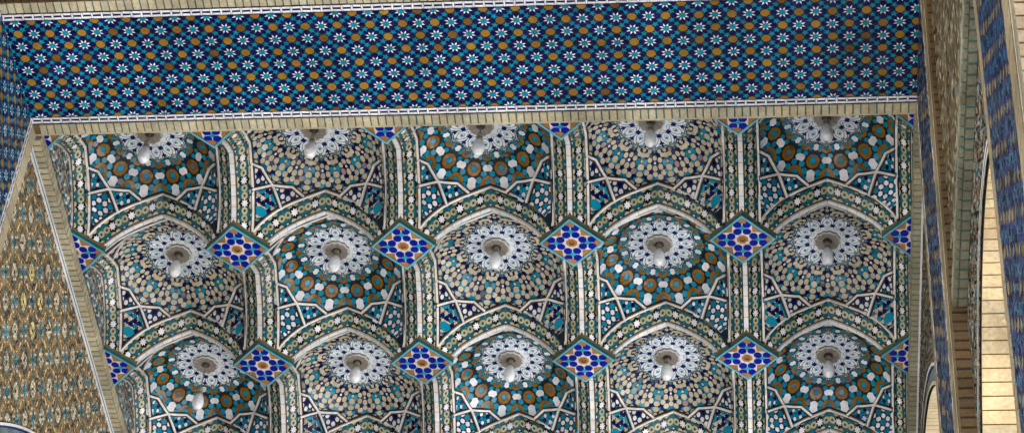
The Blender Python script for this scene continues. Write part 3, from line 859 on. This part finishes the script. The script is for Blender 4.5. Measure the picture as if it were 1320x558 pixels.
# ================================================================== JAMBS (reveals of the main opening)
def jamb(name, label, x, d, ya, yb, ztop, ztile, sy, sz, chain_far=True, thick=.9):
    """pier whose face lies in the plane x and looks along d; tiled between trims"""
    t = thing(name, label, 'pier', None, (x, (ya+yb)/2, ZG))
    def B(mb, nm, mat=M_TILE): return mb.build(nm, mat, t, loc=(-x, -(ya+yb)/2, -ZG))
    f = lambda y, z, h: (x+d*h, y, z)
    mb = MB(); mb.box(min(x-d*.002, x-d*thick), max(x-d*.002, x-d*thick), ya, yb, ZG, ztop-.002, BRICK, .8); B(mb, 'pier_core', M_BRICK)
    p0, p1 = ya+.16, yb-.14
    if ztop < -1: p0, p1 = ya+.17, yb-.09
    mb = MB(); mb.poly([f(p0, ztile, 0), f(p1, ztile, 0), f(p1, ztop, 0), f(p0, ztop, 0)], (.006, .007, .03), .4)
    star_panel(mb, f, p0, p1, ztile, ztop, sy, sz, CY, CX*.97, *((WHITE, (.004, .185, .26)) if d > 0 else ((.05, .05, .10), (.010, .075, .12)))); B(mb, 'tile_panel')  # right-hand jambs: rays and turquoise dimmed as painted shade
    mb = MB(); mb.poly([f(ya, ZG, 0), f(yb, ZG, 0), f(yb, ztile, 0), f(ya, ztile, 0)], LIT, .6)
    bricks(mb, f, ztile, ztop, yb-.086, yb, .12, joint=(.2, .16, .1), gap=.05, vert=True, h=.004, col=BRICK if d > 0 else (.27, .20, .11))  # edge bricks of right-hand jambs coloured darker to stand for shade
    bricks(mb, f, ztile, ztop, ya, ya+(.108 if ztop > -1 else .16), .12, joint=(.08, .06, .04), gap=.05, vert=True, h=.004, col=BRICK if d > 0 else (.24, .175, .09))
    B(mb, 'brick_edges', M_BRICK)
    for a, b in (((yb-.138, yb-.088), (ya+.110, ya+.158)) if ztop > -1 else ()):
        mb = MB(); chain(mb, f, ztile, ztop, a, b, vert=True); B(mb, 'chain_trim')
    return t
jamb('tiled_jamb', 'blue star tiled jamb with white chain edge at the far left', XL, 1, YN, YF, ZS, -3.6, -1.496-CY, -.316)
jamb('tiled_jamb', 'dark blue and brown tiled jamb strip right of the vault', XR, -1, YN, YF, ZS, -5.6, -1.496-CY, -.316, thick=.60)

# ================================================================== FORECOURT SIDE ON THE RIGHT
XV2 = 5.065; ZL = -2.66
rt = thing('brick_return', 'narrow brown brick return with painted-in shade, facing the viewer right of the tiled jamb', 'wall', None, (XV2, YN-.05, ZG))
mb = MB()
YR = YN-.05
mb.box(XR+.004, 5.75, YR, YN+.2, ZG, .62, (.12, .085, .045), .8)
n = 150
bricks(mb, lambda z, x, h: (x, YR-h, z), ZG+6, .6, XR+.012, 5.2, .058, col=(.09, .055, .024), joint=(.02, .012, .008), gap=.14)  # brick colour darkened so the return looks shaded
mb.build('brick_face', M_BRICK, rt, loc=(-XV2, -YR, -ZG))
AK = .50
w2 = wall_with_arch('mosaic_wall', 'mosaic wall strip with tall sunlit cream brick arch near the right edge', XV2, 1, -3.97, YR-.004, ZL+.02, -3.15, -3.25, .95, .75,
    (ZL-.05, -6.2, -2.3, -3.0, ()), outer_off=.05, pitch=.06)
# upper rough brick wall over the ledge
uw = thing('upper_wall', 'rough brown mosaic brick wall above the right green jointed ledge', 'wall', None, (5.012, YR, ZL))
mb = MB()
XU = 5.022
mb.box(XU+.001, 5.8, -5.2, YR-.002, ZL+.09, 1.2, DBRICK, .8)
mb.build('wall_core', M_BRICK, uw, loc=(-5.012, -YR, -ZL))
mb = MB(); fu = lambda y, z, h: (XU-h, y, z)
q = .034
for i in range(int((YR+5.2)/q)):
    for j in range(int((1.2-ZL-.09)/q)):
        y, z = -5.2+(i+.5)*q, ZL+.09+(j+.5)*q
        c = (MCREAM, MBROWN, DBRICK, MGREY, MBROWN, MCREAM, DBRICK)[(min(i % 12, 12-i % 12)+2*min(j % 12, 12-j % 12)+(i*j) % 2) % 7]
        e = q*.42
        lay(mb, [(y-e, z-e), (y+e, z-e), (y+e, z+e), (y-e, z+e)], tuple(x*.55 for x in c), fu, .005*rnd()+.001, .2, .6)  # tile colours cut back, painting forecourt shade into the wall
mb.build('mosaic', M_BRICK, uw, loc=(-5.012, -YR, -ZL))
cornice(5.008, XV2+.006, -4.9, YR-.004, ZL, .09, 'pale green jointed brick ledge rising toward the top right', 'right', .060, col=(.22, .21, .145), split=.016)  # brick colour lowered to carry the forecourt shade
# second jamb
jamb('tiled_jamb', 'wide blue and brown banded tiled jamb near the right edge', 5.03, -1, -5.0, -3.97, ZL, -7.0, -4.4, -3.2, thick=.9)
ff = thing('front_pier', 'pale beige brick pier at the top right corner', 'pier', None, (5.3, -5.0, ZG))
mb = MB()
mb.box(5.034, 6.6, -5.06, -5.004, ZG, .4, (.20, .16, .10), .8)
for k in range(120):
    z0 = ZG+5+k*.07
    xs = 5.034-.3*(k % 2)*.5
    while xs < 6.2:
        bx = xs+.30
        xa = max(xs, 5.034)+.004
        c = vary((.27, .20, .12), .16)
        mb.poly([(xa, -5.066, z0+.004), (bx-.004, -5.066, z0+.004), (bx-.004, -5.066, z0+.064), (xa, -5.066, z0+.064)], c, .7)
        xs = bx
mb.build('brick_face', M_BRICK, ff, loc=(-5.3, 5.0, -ZG))

# ================================================================== SETTING
def struct(mb, nm, mat):
    o = mb.build(nm, mat); o['kind'] = 'structure'; return o
mb = MB(); mb.poly([(-700, -700, ZG-.003), (700, -700, ZG-.003), (700, 700, ZG-.003), (-700, 700, ZG-.003)], (.17, .165, .155), .7); struct(mb, 'ground', M_STONE)
mb = MB(); mb.poly([(-.6, -3.2, ZG), (5.6, -3.2, ZG), (5.6, Y1, ZG), (-.6, Y1, ZG)], (.66, .65, .63), .6); struct(mb, 'floor', M_STONE)
mb = MB(); mb.poly([(6.2, -14, ZG), (90, -14, ZG), (90, 90, ZG), (6.2, 90, ZG)], (.72, .70, .66), .6); struct(mb, 'added_bounce_paving', M_STONE)  # unseen pale ground added to bounce sunlight in from the right
mb = MB(); mb.box(-.9, 5.9, -1.02, Y1+.3, .63, .9, DBRICK, .8); mb.box(-5, 6.6, -12, -2.06, 1.3, 1.6, DBRICK, .8); struct(mb, 'roof_and_sun_screen', M_BRICK)  # front slab is added, unseen, to keep sun off the walls below
bw = thing('back_wall', 'plain brick back wall deep inside the vault', 'wall', None, (2.5, Y1+.02, ZG))
mb = MB()
mb.box(-.6, 5.6, Y1, Y1+.3, ZG, .62, (.25, .2, .13), .8)
mb.build('brick_face', M_BRICK, bw, loc=(-2.5, -Y1-.02, -ZG))

# ================================================================== LIGHT
w = bpy.data.worlds.new('World'); scene.world = w; w.use_nodes = True
nt = w.node_tree; sky = nt.nodes.new('ShaderNodeTexSky'); sky.sky_type = 'NISHITA'; sky.sun_disc = False
SUN_EL, SUN_AZ = 40, 207                    # azimuth clockwise from +Y
sky.sun_elevation = R(SUN_EL); sky.sun_rotation = R(SUN_AZ)
nt.links.new(sky.outputs[0], nt.nodes['Background'].inputs[0]); nt.nodes['Background'].inputs[1].default_value = .12
sd = bpy.data.lights.new('sun', 'SUN'); sd.energy = 4.5; sd.angle = R(.5); sd.color = (1, .975, .94)
so = bpy.data.objects.new('sun', sd); COL.objects.link(so)
dv = Vector((math.sin(R(SUN_AZ))*math.cos(R(SUN_EL)), math.cos(R(SUN_AZ))*math.cos(R(SUN_EL)), math.sin(R(SUN_EL))))
so.rotation_euler = dv.to_track_quat('Z', 'Y').to_euler(); so.location = (40, 10, 60)

# ================================================================== CAMERA
el, yaw, roll = 0.81152267, -0.15618953, 0.09282601
fw = Vector((math.sin(yaw)*math.cos(el), math.cos(yaw)*math.cos(el), math.sin(el)))
rtv = Vector((math.cos(yaw), -math.sin(yaw), 0)); up = rtv.cross(fw)
r2 = rtv*math.cos(roll)+up*math.sin(roll); u2 = -rtv*math.sin(roll)+up*math.cos(roll)
cd = bpy.data.cameras.new('camera'); co = bpy.data.objects.new('camera', cd); COL.objects.link(co)
m = Matrix((r2, u2, -fw)).transposed().to_4x4(); m.translation = Vector((4.29702424, -10.57669224, -11.04187225))*S
co.matrix_world = m
cd.sensor_width = 36; cd.lens = 36*3365.16882/1320; cd.clip_end = 3000; cd.clip_start = .1
scene.camera = co

vs = scene.view_settings; vs.view_transform = 'Standard'; vs.look = 'None'; vs.gamma = 1; vs.use_curve_mapping = False
vs.exposure = 3.0
cy = scene.cycles; cy.max_bounces = 4; cy.diffuse_bounces = 2; cy.glossy_bounces = 3; cy.use_denoising = True; scene.render.filter_size = .95
